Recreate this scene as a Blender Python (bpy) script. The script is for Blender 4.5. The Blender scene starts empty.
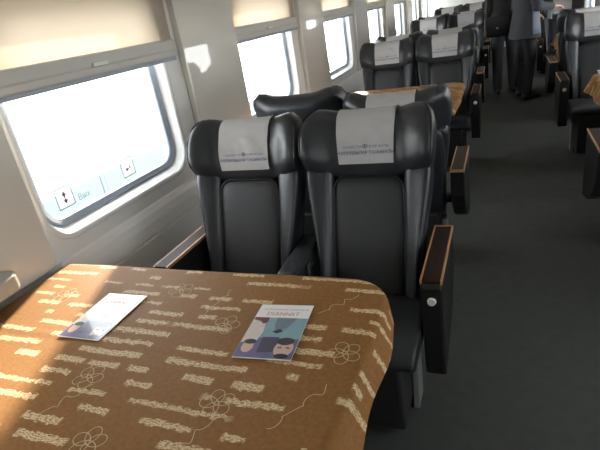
import bpy, bmesh, math, random
from mathutils import Vector, Matrix, Euler
from mathutils.bvhtree import BVHTree

S = bpy.context.scene
COL = S.collection
PI = math.pi
rnd = random.Random(7)

# ------------------------------------------------------------------ camera
cam_d = bpy.data.cameras.new('camera')
cam_d.sensor_width = 36.0
cam_d.lens = 483.92 / 600.0 * 36.0
cam_d.clip_start = 0.02
cam = bpy.data.objects.new('camera', cam_d)
COL.objects.link(cam)
RX = Vector((0.924, 0.349, -0.155))          # camera right in world
RY = Vector((-0.010, 0.426, 0.905))          # camera up
RZ = Vector((-0.382, 0.834, -0.397))         # camera forward
RZ.normalize(); RX = (RX - RZ * RX.dot(RZ)).normalized(); RY = RX.cross(RZ) * 1.0
M = Matrix(((RX.x, RY.x, -RZ.x, 0.0), (RX.y, RY.y, -RZ.y, 0.0), (RX.z, RY.z, -RZ.z, 1.5), (0, 0, 0, 1)))
cam.matrix_world = M
S.camera = cam

# ------------------------------------------------------------------ sky, sun, exposure
W = bpy.data.worlds.new('sky')
S.world = W
W.use_nodes = True
bg = W.node_tree.nodes['Background']
bg.inputs[0].default_value = (0.94, 0.97, 1.0, 1)
bg.inputs[1].default_value = 8.6
sun_d = bpy.data.lights.new('sun', 'SUN')
sun_d.energy = 24.0
sun_d.angle = math.radians(2.5)
sun_d.color = (1.0, 0.86, 0.66)
sun = bpy.data.objects.new('sun', sun_d)
COL.objects.link(sun)
SUN_EL = math.radians(21)
sdir = Vector((0.37, -0.93, 0)).normalized() * math.cos(SUN_EL) + Vector((0, 0, -math.sin(SUN_EL)))
sun.rotation_euler = sdir.to_track_quat('-Z', 'Y').to_euler()
S.view_settings.view_transform = 'Standard'
S.view_settings.look = 'None'
S.view_settings.gamma = 1.0
S.view_settings.use_curve_mapping = False
S.view_settings.exposure = 0.25

# window layout shared by walls, portals and blinds
PITCH = 1.83
WL, WR = -1.64, 1.20          # wall planes of the window bays
OFFR = -0.30                  # the right wall's windows are shifted along the aisle
KS = range(-1, 7)
Y_END, Y_REAR = 13.2, -2.3
for side in (-1, 1):
    for k in KS:
        pd = bpy.data.lights.new('window_portal', 'AREA')
        pd.shape = 'RECTANGLE'; pd.size = 0.85; pd.size_y = 0.95
        pd.cycles.is_portal = True
        po = bpy.data.objects.new('window_portal', pd)
        COL.objects.link(po)
        yc = 1.73 + PITCH * k + (OFFR if side > 0 else 0)
        po.location = ((WL - 0.085) if side < 0 else (WR + 0.085), yc, 1.255)
        po.rotation_euler = (0, -PI / 2 if side < 0 else PI / 2, 0)

# ------------------------------------------------------------------ materials
def mat(name, col, rough=0.5, metal=0.0, spec=0.5, bump=0.0, bscale=200.0, var=0.0, vscale=8.0, coat=0.0, stretch=None):
    m = bpy.data.materials.new(name); m.use_nodes = True
    nt = m.node_tree; b = nt.nodes['Principled BSDF']
    b.inputs['Base Color'].default_value = (*col, 1)
    b.inputs['Roughness'].default_value = rough
    b.inputs['Metallic'].default_value = metal
    b.inputs['Specular IOR Level'].default_value = spec
    if coat: b.inputs['Coat Weight'].default_value = coat; b.inputs['Coat Roughness'].default_value = 0.03
    tc = nt.nodes.new('ShaderNodeTexCoord')
    src = tc.outputs['Object']
    if stretch:
        mp = nt.nodes.new('ShaderNodeMapping'); mp.inputs['Scale'].default_value = stretch
        nt.links.new(src, mp.inputs[0]); src = mp.outputs[0]
    if var:
        n = nt.nodes.new('ShaderNodeTexNoise'); n.inputs['Scale'].default_value = vscale; n.inputs['Detail'].default_value = 5
        nt.links.new(src, n.inputs['Vector'])
        mx = nt.nodes.new('ShaderNodeMix'); mx.data_type = 'RGBA'
        mx.inputs['A'].default_value = (*[c * (1 - var) for c in col], 1)
        mx.inputs['B'].default_value = (*[min(1, c * (1 + var)) for c in col], 1)
        nt.links.new(n.outputs['Fac'], mx.inputs['Factor']); nt.links.new(mx.outputs['Result'], b.inputs['Base Color'])
    if bump:
        n2 = nt.nodes.new('ShaderNodeTexNoise'); n2.inputs['Scale'].default_value = bscale; n2.inputs['Detail'].default_value = 3
        nt.links.new(src, n2.inputs['Vector'])
        bp = nt.nodes.new('ShaderNodeBump'); bp.inputs['Strength'].default_value = bump; bp.inputs['Distance'].default_value = 0.002
        nt.links.new(n2.outputs['Fac'], bp.inputs['Height']); nt.links.new(bp.outputs[0], b.inputs['Normal'])
    return m

MT = {}
MT['leather'] = mat('black_leather', (0.021, 0.024, 0.029), 0.36, bump=0.25, bscale=260, var=0.25, vscale=30)
MT['leather_panel'] = mat('perforated_black_leather', (0.015, 0.017, 0.020), 0.46, bump=0.5, bscale=500)
MT['piping'] = mat('black_piping', (0.01, 0.01, 0.012), 0.35)
MT['shell'] = mat('dark_shell_plastic', (0.02, 0.02, 0.022), 0.45)
MT['pod'] = mat('black_pod_plastic', (0.010, 0.010, 0.010), 0.42, spec=0.3)
MT['wood'] = mat('dark_wood_cap', (0.022, 0.011, 0.007), 0.55, spec=0.2, var=0.45, vscale=12, stretch=(40, 3, 40))
MT['wood_edge'] = mat('pale_wood_edge', (0.42, 0.22, 0.10), 0.4, var=0.2, vscale=20)
MT['chrome'] = mat('chrome', (0.75, 0.74, 0.72), 0.22, metal=1.0)
MT['button'] = mat('satin_silver', (0.85, 0.84, 0.82), 0.4, metal=0.2)
MT['steel'] = mat('grey_steel', (0.16, 0.16, 0.155), 0.5)
MT['plinth'] = mat('black_plinth', (0.012, 0.012, 0.012), 0.6)
MT['cloth_white'] = mat('grey_white_nonwoven', (0.47, 0.47, 0.475), 0.9, spec=0.1, bump=0.4, bscale=350, var=0.08, vscale=25)
MT['ink'] = mat('navy_ink', (0.12, 0.13, 0.22), 0.8)
MT['wall'] = mat('grey_beige_wall_panel', (0.78, 0.78, 0.765), 0.35, var=0.03, vscale=3)
MT['pillar'] = mat('glossy_beige_panel', (0.66, 0.64, 0.59), 0.3, var=0.03, vscale=3, coat=1.0)
MT['ceiling'] = mat('ceiling_panel', (0.74, 0.72, 0.68), 0.5)
MT['floor'] = mat('charcoal_carpet', (0.055, 0.059, 0.055), 0.75, spec=0.25, bump=0.5, bscale=300, var=0.25, vscale=18)
MT['floor_dark'] = mat('black_rubber', (0.01, 0.01, 0.01), 0.6)
MT['trim'] = mat('silver_window_trim', (0.76, 0.76, 0.75), 0.22, metal=0.0, coat=0.3)
MT['reveal'] = mat('white_window_reveal', (0.80, 0.80, 0.79), 0.14)
MT['gasket'] = mat('glare_lightened_gasket', (0.32, 0.37, 0.45), 0.35)  # dark rubber; window glare is painted in as this lighter blue-grey
MT['rail'] = mat('pale_grey_rail', (0.55, 0.545, 0.52), 0.35)
MT['skin'] = mat('skin', (0.58, 0.33, 0.24), 0.5)
MT['hair'] = mat('dark_hair', (0.012, 0.010, 0.009), 0.5)
MT['coat_blue'] = mat('blue_grey_wool', (0.042, 0.048, 0.057), 0.85, bump=0.4, bscale=300)
MT['coat_dark'] = mat('black_wool', (0.018, 0.019, 0.022), 0.85, bump=0.4, bscale=300)
MT['trouser'] = mat('black_trousers', (0.012, 0.012, 0.013), 0.8)
MT['trouser_grey'] = mat('charcoal_trousers', (0.022, 0.023, 0.026), 0.8)
MT['coat_lit'] = mat('lit_blue_grey_wool', (0.15, 0.175, 0.21), 0.85, bump=0.4, bscale=300)  # the same coat wool with window light painted in as a paler tone
MT['shoe'] = mat('black_shoe', (0.01, 0.01, 0.01), 0.35)
MT['bag'] = mat('black_bag', (0.012, 0.012, 0.013), 0.4)
MT['paper'] = mat('white_paper', (0.82, 0.81, 0.80), 0.35, coat=0.3)
MT['red_ink'] = mat('red_ink', (0.50, 0.16, 0.15), 0.6)
MT['teal'] = mat('teal_print', (0.22, 0.36, 0.42), 0.3, coat=0.4, var=0.15, vscale=40)
MT['teal_dark'] = mat('slate_print', (0.14, 0.20, 0.25), 0.3, coat=0.4)
MT['cream'] = mat('cream_print', (0.62, 0.57, 0.52), 0.3, coat=0.4, var=0.2, vscale=60)
MT['purple'] = mat('purple_print', (0.13, 0.12, 0.24), 0.3, coat=0.4, var=0.25, vscale=50)
MT['purple_dark'] = mat('dark_purple_print', (0.06, 0.055, 0.10), 0.3, coat=0.4)
MT['face'] = mat('face_print', (0.60, 0.42, 0.36), 0.3, coat=0.4)
MT['maroon'] = mat('maroon_print', (0.16, 0.05, 0.04), 0.3, coat=0.4)
MT['black_print'] = mat('black_print', (0.02, 0.015, 0.02), 0.3, coat=0.4)
MT['ground'] = mat('pale_ballast_snow', (0.7, 0.7, 0.7), 0.9, var=0.1, vscale=1)
MT['fence_blue'] = mat('pale_blue_paint', (0.108, 0.138, 0.142), 0.7, var=0.05)
MT['bin'] = mat('beige_plastic', (0.42, 0.40, 0.35), 0.4)
MT['script'] = mat('cream_thread', (0.58, 0.45, 0.27), 0.8)

def mat_glass():
    m = bpy.data.materials.new('window_glass'); m.use_nodes = True
    nt = m.node_tree; nt.nodes.clear()
    o = nt.nodes.new('ShaderNodeOutputMaterial'); mx = nt.nodes.new('ShaderNodeMixShader')
    t = nt.nodes.new('ShaderNodeBsdfTransparent'); t.inputs[0].default_value = (0.93, 0.96, 0.97, 1)
    g = nt.nodes.new('ShaderNodeBsdfGlossy'); g.inputs['Roughness'].default_value = 0.02
    lw = nt.nodes.new('ShaderNodeLayerWeight'); lw.inputs[0].default_value = 0.5
    pw = nt.nodes.new('ShaderNodeMath'); pw.operation = 'POWER'; pw.inputs[1].default_value = 5.0
    ma = nt.nodes.new('ShaderNodeMath'); ma.operation = 'MULTIPLY_ADD'; ma.inputs[1].default_value = 0.9; ma.inputs[2].default_value = 0.05
    nt.links.new(lw.outputs['Facing'], pw.inputs[0]); nt.links.new(pw.outputs[0], ma.inputs[0])
    nt.links.new(ma.outputs[0], mx.inputs[0]); nt.links.new(t.outputs[0], mx.inputs[1]); nt.links.new(g.outputs[0], mx.inputs[2])
    nt.links.new(mx.outputs[0], o.inputs[0]); return m
MT['glass'] = mat_glass()

def mat_translucent(name, col, tcol, fac):
    m = bpy.data.materials.new(name); m.use_nodes = True
    nt = m.node_tree; nt.nodes.clear()
    o = nt.nodes.new('ShaderNodeOutputMaterial'); mx = nt.nodes.new('ShaderNodeMixShader')
    d = nt.nodes.new('ShaderNodeBsdfDiffuse'); d.inputs[0].default_value = (*col, 1)
    t = nt.nodes.new('ShaderNodeBsdfTranslucent'); t.inputs[0].default_value = (*tcol, 1)
    mx.inputs[0].default_value = fac
    nt.links.new(d.outputs[0], mx.inputs[1]); nt.links.new(t.outputs[0], mx.inputs[2]); nt.links.new(mx.outputs[0], o.inputs[0])
    return m
MT['blind'] = mat_translucent('blind_fabric', (0.50, 0.45, 0.37), (0.58, 0.47, 0.35), 0.25)
MT['stick_white'] = mat_translucent('sticker_film', (0.5, 0.5, 0.5), (0.21, 0.22, 0.22), 0.6)
MT['stick_cyan'] = mat_translucent('sticker_cyan', (0.2, 0.5, 0.5), (0.085, 0.135, 0.135), 0.6)
MT['stick_ink'] = mat_translucent('sticker_grey', (0.1, 0.12, 0.13), (0.060, 0.075, 0.08), 0.6)

def mat_tablecloth():
    m = bpy.data.materials.new('ochre_brocade'); m.use_nodes = True
    nt = m.node_tree; N = nt.nodes; L = nt.links; b = N['Principled BSDF']
    b.inputs['Roughness'].default_value = 0.65; b.inputs['Specular IOR Level'].default_value = 0.2
    pass
    uv = N.new('ShaderNodeTexCoord')
    sep = N.new('ShaderNodeSeparateXYZ'); L.new(uv.outputs['UV'], sep.inputs[0])
    def math_(op, a, bb=None, c=None):
        n = N.new('ShaderNodeMath'); n.operation = op
        for i, v in enumerate((a, bb, c)):
            if v is None: continue
            if isinstance(v, (int, float)): n.inputs[i].default_value = v
            else: L.new(v, n.inputs[i])
        return n.outputs[0]
    def comb(x, y, z):
        n = N.new('ShaderNodeCombineXYZ')
        for i, v in enumerate((x, y, z)):
            if isinstance(v, (int, float)): n.inputs[i].default_value = v
            else: L.new(v, n.inputs[i])
        return n.outputs[0]
    def noise(vec, detail=2.0):
        n = N.new('ShaderNodeTexNoise'); n.inputs['Scale'].default_value = 1.0; n.inputs['Detail'].default_value = detail
        L.new(vec, n.inputs['Vector']); return n.outputs['Fac']
    x, y = sep.outputs[0], sep.outputs[1]
    wob = noise(comb(math_('MULTIPLY', x, 9.0), math_('MULTIPLY', y, 9.0), 3.0))
    yy = math_('ADD', y, math_('MULTIPLY', math_('SUBTRACT', wob, 0.5), 0.016))
    row = math_('DIVIDE', yy, 0.047)
    ridx = math_('FLOOR', row); rf = math_('FRACT', row)
    dist = math_('ABSOLUTE', math_('SUBTRACT', rf, 0.5))
    rj = noise(comb(math_('MULTIPLY', ridx, 3.71), 0.5, 2.0), 0.0)
    seg = noise(comb(math_('ADD', math_('MULTIPLY', x, 8.5), math_('MULTIPLY', ridx, 5.3)), math_('MULTIPLY', ridx, 7.37), 1.0), 0.0)
    segm = N.new('ShaderNodeMapRange'); L.new(seg, segm.inputs[0]); segm.inputs[1].default_value = 0.495; segm.inputs[2].default_value = 0.515
    mid = noise(comb(math_('MULTIPLY', x, 55.0), math_('MULTIPLY', y, 150.0), 5.0), 3.0)
    hi = noise(comb(math_('MULTIPLY', x, 125.0), math_('MULTIPLY', y, 330.0), 2.0), 4.0)
    edge = math_('ADD', dist, math_('MULTIPLY', math_('SUBTRACT', mid, 0.5), 0.55))
    wid = math_('ADD', 0.06, math_('MULTIPLY', rj, 0.24))
    band = N.new('ShaderNodeMapRange'); L.new(math_('SUBTRACT', wid, edge), band.inputs[0]); band.inputs[1].default_value = -0.02; band.inputs[2].default_value = 0.02
    br = N.new('ShaderNodeMapRange'); L.new(hi, br.inputs[0]); br.inputs[1].default_value = 0.42; br.inputs[2].default_value = 0.53
    mask = math_('MULTIPLY', segm.outputs[0], math_('MULTIPLY', band.outputs[0], math_('ADD', 0.15, math_('MULTIPLY', br.outputs[0], 0.75))))
    mott = noise(comb(math_('MULTIPLY', x, 90.0), math_('MULTIPLY', y, 90.0), 9.0), 5.0)
    base = N.new('ShaderNodeMix'); base.data_type = 'RGBA'
    base.inputs['A'].default_value = (0.165, 0.070, 0.017, 1); base.inputs['B'].default_value = (0.315, 0.150, 0.045, 1)
    L.new(mott, base.inputs['Factor'])
    fin = N.new('ShaderNodeMix'); fin.data_type = 'RGBA'
    L.new(mask, fin.inputs['Factor']); L.new(base.outputs['Result'], fin.inputs['A']); fin.inputs['B'].default_value = (0.72, 0.56, 0.34, 1)
    L.new(fin.outputs['Result'], b.inputs['Base Color'])
    bp = N.new('ShaderNodeBump'); bp.inputs['Strength'].default_value = 0.25; bp.inputs['Distance'].default_value = 0.001
    L.new(mott, bp.inputs['Height']); L.new(bp.outputs[0], b.inputs['Normal'])
    return m
MT['cloth'] = mat_tablecloth()

# ------------------------------------------------------------------ helpers
def link(o, parent=None):
    COL.objects.link(o)
    if parent is not None: o.parent = parent
    return o

def mesh_obj(name, verts, faces, m, parent=None, smooth=False, uvs=None):
    me = bpy.data.meshes.new(name)
    me.from_pydata([tuple(v) for v in verts], [], faces)
    me.validate(); me.update()
    for mm in (m if isinstance(m, (list, tuple)) else [m]): me.materials.append(mm)
    if smooth:
        for p in me.polygons: p.use_smooth = True
    if uvs:
        ul = me.uv_layers.new(name='UVMap')
        for lp in me.loops: ul.data[lp.index].uv = uvs[lp.vertex_index]
    return link(bpy.data.objects.new(name, me), parent)

def bm_obj(name, bm, m, parent=None, smooth=False):
    bmesh.ops.recalc_face_normals(bm, faces=bm.faces)
    me = bpy.data.meshes.new(name); bm.to_mesh(me); bm.free()
    for mm in (m if isinstance(m, (list, tuple)) else [m]): me.materials.append(mm)
    if smooth:
        for p in me.polygons: p.use_smooth = True
    return link(bpy.data.objects.new(name, me), parent)

def bake(o, *mods):
    """apply modifiers given as (type, {props}) and keep the result as the object's mesh"""
    for t, props in mods:
        md = o.modifiers.new(t.lower(), t)
        for k, v in props.items(): setattr(md, k, v)
    dg = bpy.context.evaluated_depsgraph_get(); dg.update()
    me = bpy.data.meshes.new_from_object(o.evaluated_get(dg))
    old = o.data; o.modifiers.clear(); o.data = me; me.name = o.name
    bpy.data.meshes.remove(old)
    return o

def add_box(bm, lo, hi, bev=0.0, seg=2):
    r = bmesh.ops.create_cube(bm, size=1.0)
    vs = r['verts']
    for v in vs:
        v.co = Vector([lo[i] + (v.co[i] + 0.5) * (hi[i] - lo[i]) for i in range(3)])
    if bev:
        es = list({e for v in vs for e in v.link_edges})
        bmesh.ops.bevel(bm, geom=es, offset=bev, segments=seg, profile=0.5, affect='EDGES')
    return bm

def box(name, lo, hi, m, parent=None, bev=0.0, seg=2, smooth=False):
    return bm_obj(name, add_box(bmesh.new(), lo, hi, bev, seg), m, parent, smooth)

def loft(rings, caps=True, closed=True):
    n = len(rings[0]); vs = [p for r in rings for p in r]; fs = []
    for i in range(len(rings) - 1):
        for j in range(n if closed else n - 1):
            a = i * n + j; b = i * n + (j + 1) % n
            fs.append((a, b, b + n, a + n))
    if caps == 'strip':                    # close each end with cross-wise quads that follow its edge
        for b in (0, (len(rings) - 1) * n):
            fs.append((b, b + 1, b + n - 1))
            for i in range(1, n // 2 - 1): fs.append((b + i, b + i + 1, b + n - i - 1, b + n - i))
            fs.append((b + n // 2 - 1, b + n // 2, b + n // 2 + 1))
    elif caps:
        fs.append(tuple(range(n - 1, -1, -1))); fs.append(tuple(range((len(rings) - 1) * n, len(rings) * n)))
    return vs, fs

def fixn(o):
    bm = bmesh.new(); bm.from_mesh(o.data); bmesh.ops.recalc_face_normals(bm, faces=bm.faces); bm.to_mesh(o.data); bm.free(); return o

def lofted(name, rings, m, parent=None, sub=0, smooth=True, caps=True):
    vs, fs = loft(rings, caps)
    o = fixn(mesh_obj(name, vs, fs, m, parent, smooth))
    if sub: bake(o, ('SUBSURF', {'levels': sub, 'render_levels': sub}))
    return o

def prism(name, poly, axis, a, b, m, parent=None, bev=0.0, seg=2, smooth=False):
    """extrude a 2D polygon along an axis from a to b; poly is in the two other axes in order"""
    def P(u, v, w): return (w, u, v) if axis == 'x' else ((u, w, v) if axis == 'y' else (u, v, w))
    bm = bmesh.new()
    v0 = [bm.verts.new(P(u, v, a)) for u, v in poly]; v1 = [bm.verts.new(P(u, v, b)) for u, v in poly]
    n = len(poly)
    bm.faces.new(v0); bm.faces.new(v1)
    for i in range(n): bm.faces.new((v0[i], v0[(i + 1) % n], v1[(i + 1) % n], v1[i]))
    bmesh.ops.recalc_face_normals(bm, faces=bm.faces)
    if bev:
        es = [e for e in bm.edges if e.calc_face_angle(0) > 0.35]
        bmesh.ops.bevel(bm, geom=es, offset=bev, segments=seg, profile=0.5, affect='EDGES')
    return bm_obj(name, bm, m, parent, smooth)

def cyl(name, p0, p1, r, m, parent=None, n=16, r1=None):
    p0, p1 = Vector(p0), Vector(p1); d = (p1 - p0).normalized()
    a = d.orthogonal().normalized(); b = d.cross(a)
    rings = [[p0 + (a * math.cos(t) + b * math.sin(t)) * r for t in [2 * PI * i / n for i in range(n)]],
             [p1 + (a * math.cos(t) + b * math.sin(t)) * (r if r1 is None else r1) for t in [2 * PI * i / n for i in range(n)]]]
    vs, fs = loft(rings); return fixn(mesh_obj(name, vs, fs, m, parent))

def thing(name, label, cat, loc=(0, 0, 0), rz=0.0, group=None):
    o = link(bpy.data.objects.new(name, None))
    o.empty_display_size = 0.1; o.location = loc; o.rotation_euler = (0, 0, rz)
    return tag(o, label, cat, group)

def tag(o, label, cat, group=None):
    o['label'] = label; o['category'] = cat
    if group: o['group'] = group
    return o

def struct(o):
    o['kind'] = 'structure'; return o

def dup(root, loc=None, rz=None, label=None):
    r = root.copy(); COL.objects.link(r)
    if loc is not None: r.location = loc
    if rz is not None: r.rotation_euler = (0, 0, rz)
    if label: r['label'] = label
    for ch in root.children:
        c = ch.copy(); COL.objects.link(c); c.parent = r
        for g in ch.children:
            d = g.copy(); COL.objects.link(d); d.parent = c
    return r

def text_mesh(body, size, extr=0.0, bold=0.0):
    cu = bpy.data.curves.new('t', 'FONT'); cu.body = body; cu.size = size; cu.align_x = 'CENTER'; cu.extrude = extr; cu.offset = bold
    cu.resolution_u = 2
    o = bpy.data.objects.new('t', cu); COL.objects.link(o)
    dg = bpy.context.evaluated_depsgraph_get(); dg.update()
    me = bpy.data.meshes.new_from_object(o.evaluated_get(dg))
    vs = [v.co.copy() for v in me.vertices]; fs = [tuple(p.vertices) for p in me.polygons]
    bpy.data.objects.remove(o); bpy.data.curves.remove(cu); bpy.data.meshes.remove(me)
    return vs, fs

# ------------------------------------------------------------------ setting: floor, ceiling, walls
struct(box('floor', (WL - 0.12, Y_REAR - 0.1, -0.06), (WR + 0.12, Y_END + 0.1, 0.0), MT['floor']))

def shell_profile():                       # ceiling: coves and flat centre, thin shell
    pts = [(WL - 0.02, 1.98), (WL + 0.05, 2.10), (WL + 0.22, 2.20), (WL + 0.5, 2.25), (WR - 0.5, 2.25), (WR - 0.22, 2.20), (WR - 0.05, 2.10), (WR + 0.02, 1.98)]
    return pts + [(x, z + 0.05) for x, z in reversed(pts)]
struct(prism('ceiling', shell_profile(), 'y', Y_REAR - 0.1, Y_END + 0.1, MT['ceiling']))

def rrect(yc, zc, hw, hh, r, n=8):
    pts = []
    for cx, cz, a0 in ((hw - r, hh - r, 0), (-hw + r, hh - r, PI / 2), (-hw + r, -hh + r, PI), (hw - r, -hh + r, 1.5 * PI)):
        for i in range(n + 1):
            a = a0 + PI / 2 * i / n
            pts.append((yc + cx + r * math.cos(a), zc + cz + r * math.sin(a)))
    return pts

OPEN_HW, OPEN_ZLO, OPEN_ZHI, OPEN_R = 0.495, 0.812, 1.70, 0.13
Z_TOP = 2.04
def wall_with_openings(name, x, sgn, off):
    """bay wall with one rounded opening per window; sgn=+1 when the room lies toward +x"""
    t = 0.02
    vs, fs = [], []
    zc, hh = (OPEN_ZLO + OPEN_ZHI) / 2, (OPEN_ZHI - OPEN_ZLO) / 2
    def quad(p):
        b = len(vs); vs.extend(p); fs.append((b, b + 1, b + 2, b + 3))
    y0s = []
    for k in KS:
        yc = 1.73 + PITCH * k + off
        inner = rrect(yc, zc, OPEN_HW, hh, OPEN_R)
        outer = rrect(yc, (0.70 + Z_TOP) / 2, PITCH / 2, (Z_TOP - 0.70) / 2, 0.0005)
        n = len(inner); b = len(vs)
        for (y, z) in inner: vs.append((x, y, z))
        for (y, z) in outer: vs.append((x, y, z))
        for (y, z) in inner: vs.append((x - sgn * t, y, z))
        for i in range(n):
            j = (i + 1) % n
            fs.append((b + i, b + j, b + n + j, b + n + i)); fs.append((b + i, b + j, b + 2 * n + j, b + 2 * n + i))
    ya, yb = Y_REAR, Y_END
    y_lo = 1.73 + PITCH * KS[0] + off - PITCH / 2; y_hi = 1.73 + PITCH * KS[-1] + off + PITCH / 2
    for (p, q) in ((ya, y_lo), (y_hi, yb)):
        if q > p + 1e-4: quad([(x, p, 0.735), (x, q, 0.735), (x, q, Z_TOP), (x, p, Z_TOP)])
    # lower wall: a proud ledge, a groove and a heater duct along the floor
    prof = [(0.0, 0.735), (0.002, 0.734), (0.010, 0.726), (0.020, 0.700), (0.026, 0.660), (0.028, 0.600), (0.021, 0.595), (0.021, 0.587), (0.028, 0.582),
            (0.028, 0.24), (0.07, 0.20), (0.07, 0.0)]
    for (d0, z0), (d1, z1) in zip(prof, prof[1:]):
        quad([(x + sgn * d0, ya, z0), (x + sgn * d0, yb, z0), (x + sgn * d1, yb, z1), (x + sgn * d1, ya, z1)])
    # outer skin above and below the windows keeps daylight out
    quad([(x - sgn * 0.10, ya, -0.02), (x - sgn * 0.10, yb, -0.02), (x - sgn * 0.10, yb, 0.78), (x - sgn * 0.10, ya, 0.78)])
    quad([(x - sgn * 0.10, ya, 1.72), (x - sgn * 0.10, yb, 1.72), (x - sgn * 0.10, yb, 2.1), (x - sgn * 0.10, ya, 2.1)])
    return struct(fixn(mesh_obj(name, vs, fs, MT['wall'])))

wall_l = wall_with_openings('wall_left', WL, 1, 0.0)
wall_r = wall_with_openings('wall_right', WR, -1, OFFR)
struct(box('wall_front', (WL - 0.12, Y_END, 0.0), (WR + 0.12, Y_END + 0.06, 2.3), MT['wall']))
struct(box('wall_back', (WL - 0.12, Y_REAR - 0.06, 0.0), (WR + 0.12, Y_REAR, 2.3), MT['wall']))
door = struct(box('door_1', (-0.22, Y_END - 0.03, 0.01), (0.55, Y_END, 1.98), MT['rail'], bev=0.006))
box('door_window', (-0.02, Y_END - 0.034, 1.0), (0.35, Y_END - 0.029, 1.7), MT['gasket'], door, bev=0.002)
box('door_handle', (-0.16, Y_END - 0.06, 0.95), (-0.13, Y_END - 0.028, 1.15), MT['chrome'], door, bev=0.008)

# pillar panels: proud covers hanging between the window bays
def pillar(x, sgn, yc, parent, hw=0.318):
    prof = [(yc - hw, 1.99), (yc - hw, 0.765), (yc - hw + 0.006, 0.753), (yc - hw + 0.018, 0.748), (yc + hw - 0.018, 0.748), (yc + hw - 0.006, 0.753), (yc + hw, 0.765), (yc + hw, 1.99)]
    a, b = (x + 0.0005, x + 0.040) if sgn > 0 else (x - 0.040, x - 0.0005)
    o = prism('pillar_panel', prof, 'x', a, b, MT['pillar'], parent, bev=0.006, seg=2)
    return o
for k in list(KS) + [KS[-1] + 1]:
    pillar(WL, 1, 0.85 + PITCH * k + 0.018, wall_l)
    pillar(WR, -1, 0.85 + PITCH * k + 0.018 + OFFR, wall_r)

# windows
GL = dict(hw=0.435, zlo=0.872, zhi=1.645, r=0.085)
def ring_faces(name, loops, m, parent, smooth=True):
    vs, fs = loft(loops, caps=False); return fixn(mesh_obj(name, vs, fs, m, parent, smooth))
def rr3(x, yc, hw, zlo, zhi, r): return [(x, y, z) for y, z in rrect(yc, (zlo + zhi) / 2, hw, (zhi - zlo) / 2, r)]
proto_win = {}
def window(idx, x, sgn, yc):
    w = link(bpy.data.objects.new('window_%d' % idx, None)); struct(w); w.empty_display_size = 0.1
    w.location = (x, yc, 0)
    if sgn in proto_win:
        for ch in proto_win[sgn].children:
            c = ch.copy(); COL.objects.link(c); c.parent = w
        return w
    proto_win[sgn] = w
    s = sgn
    def L(d, g, r): return rr3(s * d, 0, GL['hw'] + g, GL['zlo'] - g, GL['zhi'] + g, GL['r'] + g * 0.7)
    # silver trim ring proud of the wall
    ring_faces('trim', [L(0.001, 0.080, 0), L(0.005, 0.078, 0), L(0.006, 0.070, 0), L(0.005, 0.058, 0), L(-0.002, 0.053, 0), L(-0.012, 0.050, 0)], MT['trim'], w)
    ring_faces('reveal', [L(-0.012, 0.050, 0), L(-0.030, 0.040, 0), L(-0.046, 0.032, 0)], MT['reveal'], w)
    ring_faces('gasket', [L(-0.046, 0.032, 0), L(-0.040, 0.029, 0), L(-0.040, 0.020, 0), L(-0.050, 0.018, 0), L(-0.050, 0.004, 0), L(-0.062, 0.0, 0), L(-0.075, 0.0, 0), L(-0.075, 0.08, 0)], MT['gasket'], w)
    p = rr3(s * -0.066, 0, GL['hw'] + 0.0, GL['zlo'], GL['zhi'], GL['r'])
    mesh_obj('pane', p, [tuple(range(len(p)))], MT['glass'], w)
    # outer body frame closes the gap to the carriage skin
    ring_faces('outer_frame', [L(-0.075, 0.08, 0), L(-0.10, 0.08, 0), L(-0.10, 0.12, 0)], MT['gasket'], w)
    return w
n = 1
for k in KS: window(n, WL, 1, 1.73 + PITCH * k); n += 1
for k in KS: window(n, WR, -1, 1.73 + PITCH * k + OFFR); n += 1

# cornice above the blinds
for nm, x, s in (('trim_1', WL, 1), ('trim_2', WR, -1)):
    pr = [(x, 1.93), (x + s * 0.06, 1.93), (x + s * 0.075, 1.95), (x + s * 0.06, 2.10), (x, 2.10)]
    struct(prism(nm, pr, 'y', Y_REAR, Y_END, MT['wall'], bev=0.004))

# floor patch seen in the aisle
box('floor_patch', (0.235, 6.22, -0.001), (0.315, 6.29, 0.002), MT['floor_dark'], bpy.data.objects['floor'], bev=0.001)

# ------------------------------------------------------------------ outside
def outside():
    g = struct(mesh_obj('ground', [(-400, -400, -1.25), (400, -400, -1.25), (400, 400, -1.25), (-400, 400, -1.25)], [(0, 1, 2, 3)], MT['ground']))
    f = thing('lineside_fence', 'pale blue low fence outside beyond the left windows', 'fence', (-6.2, 0, -1.25))
    for i in range(26):
        y = -6 + i * 2.4
        box('fence_panel', (-0.03, y, 0.06), (0.03, y + 2.3, 0.82), MT['fence_blue'], f, bev=0.01, seg=1)
        box('fence_post', (-0.035, y - 0.09, 0.0), (0.032, y + 0.0, 0.83), MT['fence_blue'], f, bev=0.01, seg=1)
outside()

ORD = ['first', 'second', 'third', 'fourth', 'fifth', 'sixth', 'seventh', 'eighth']

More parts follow.
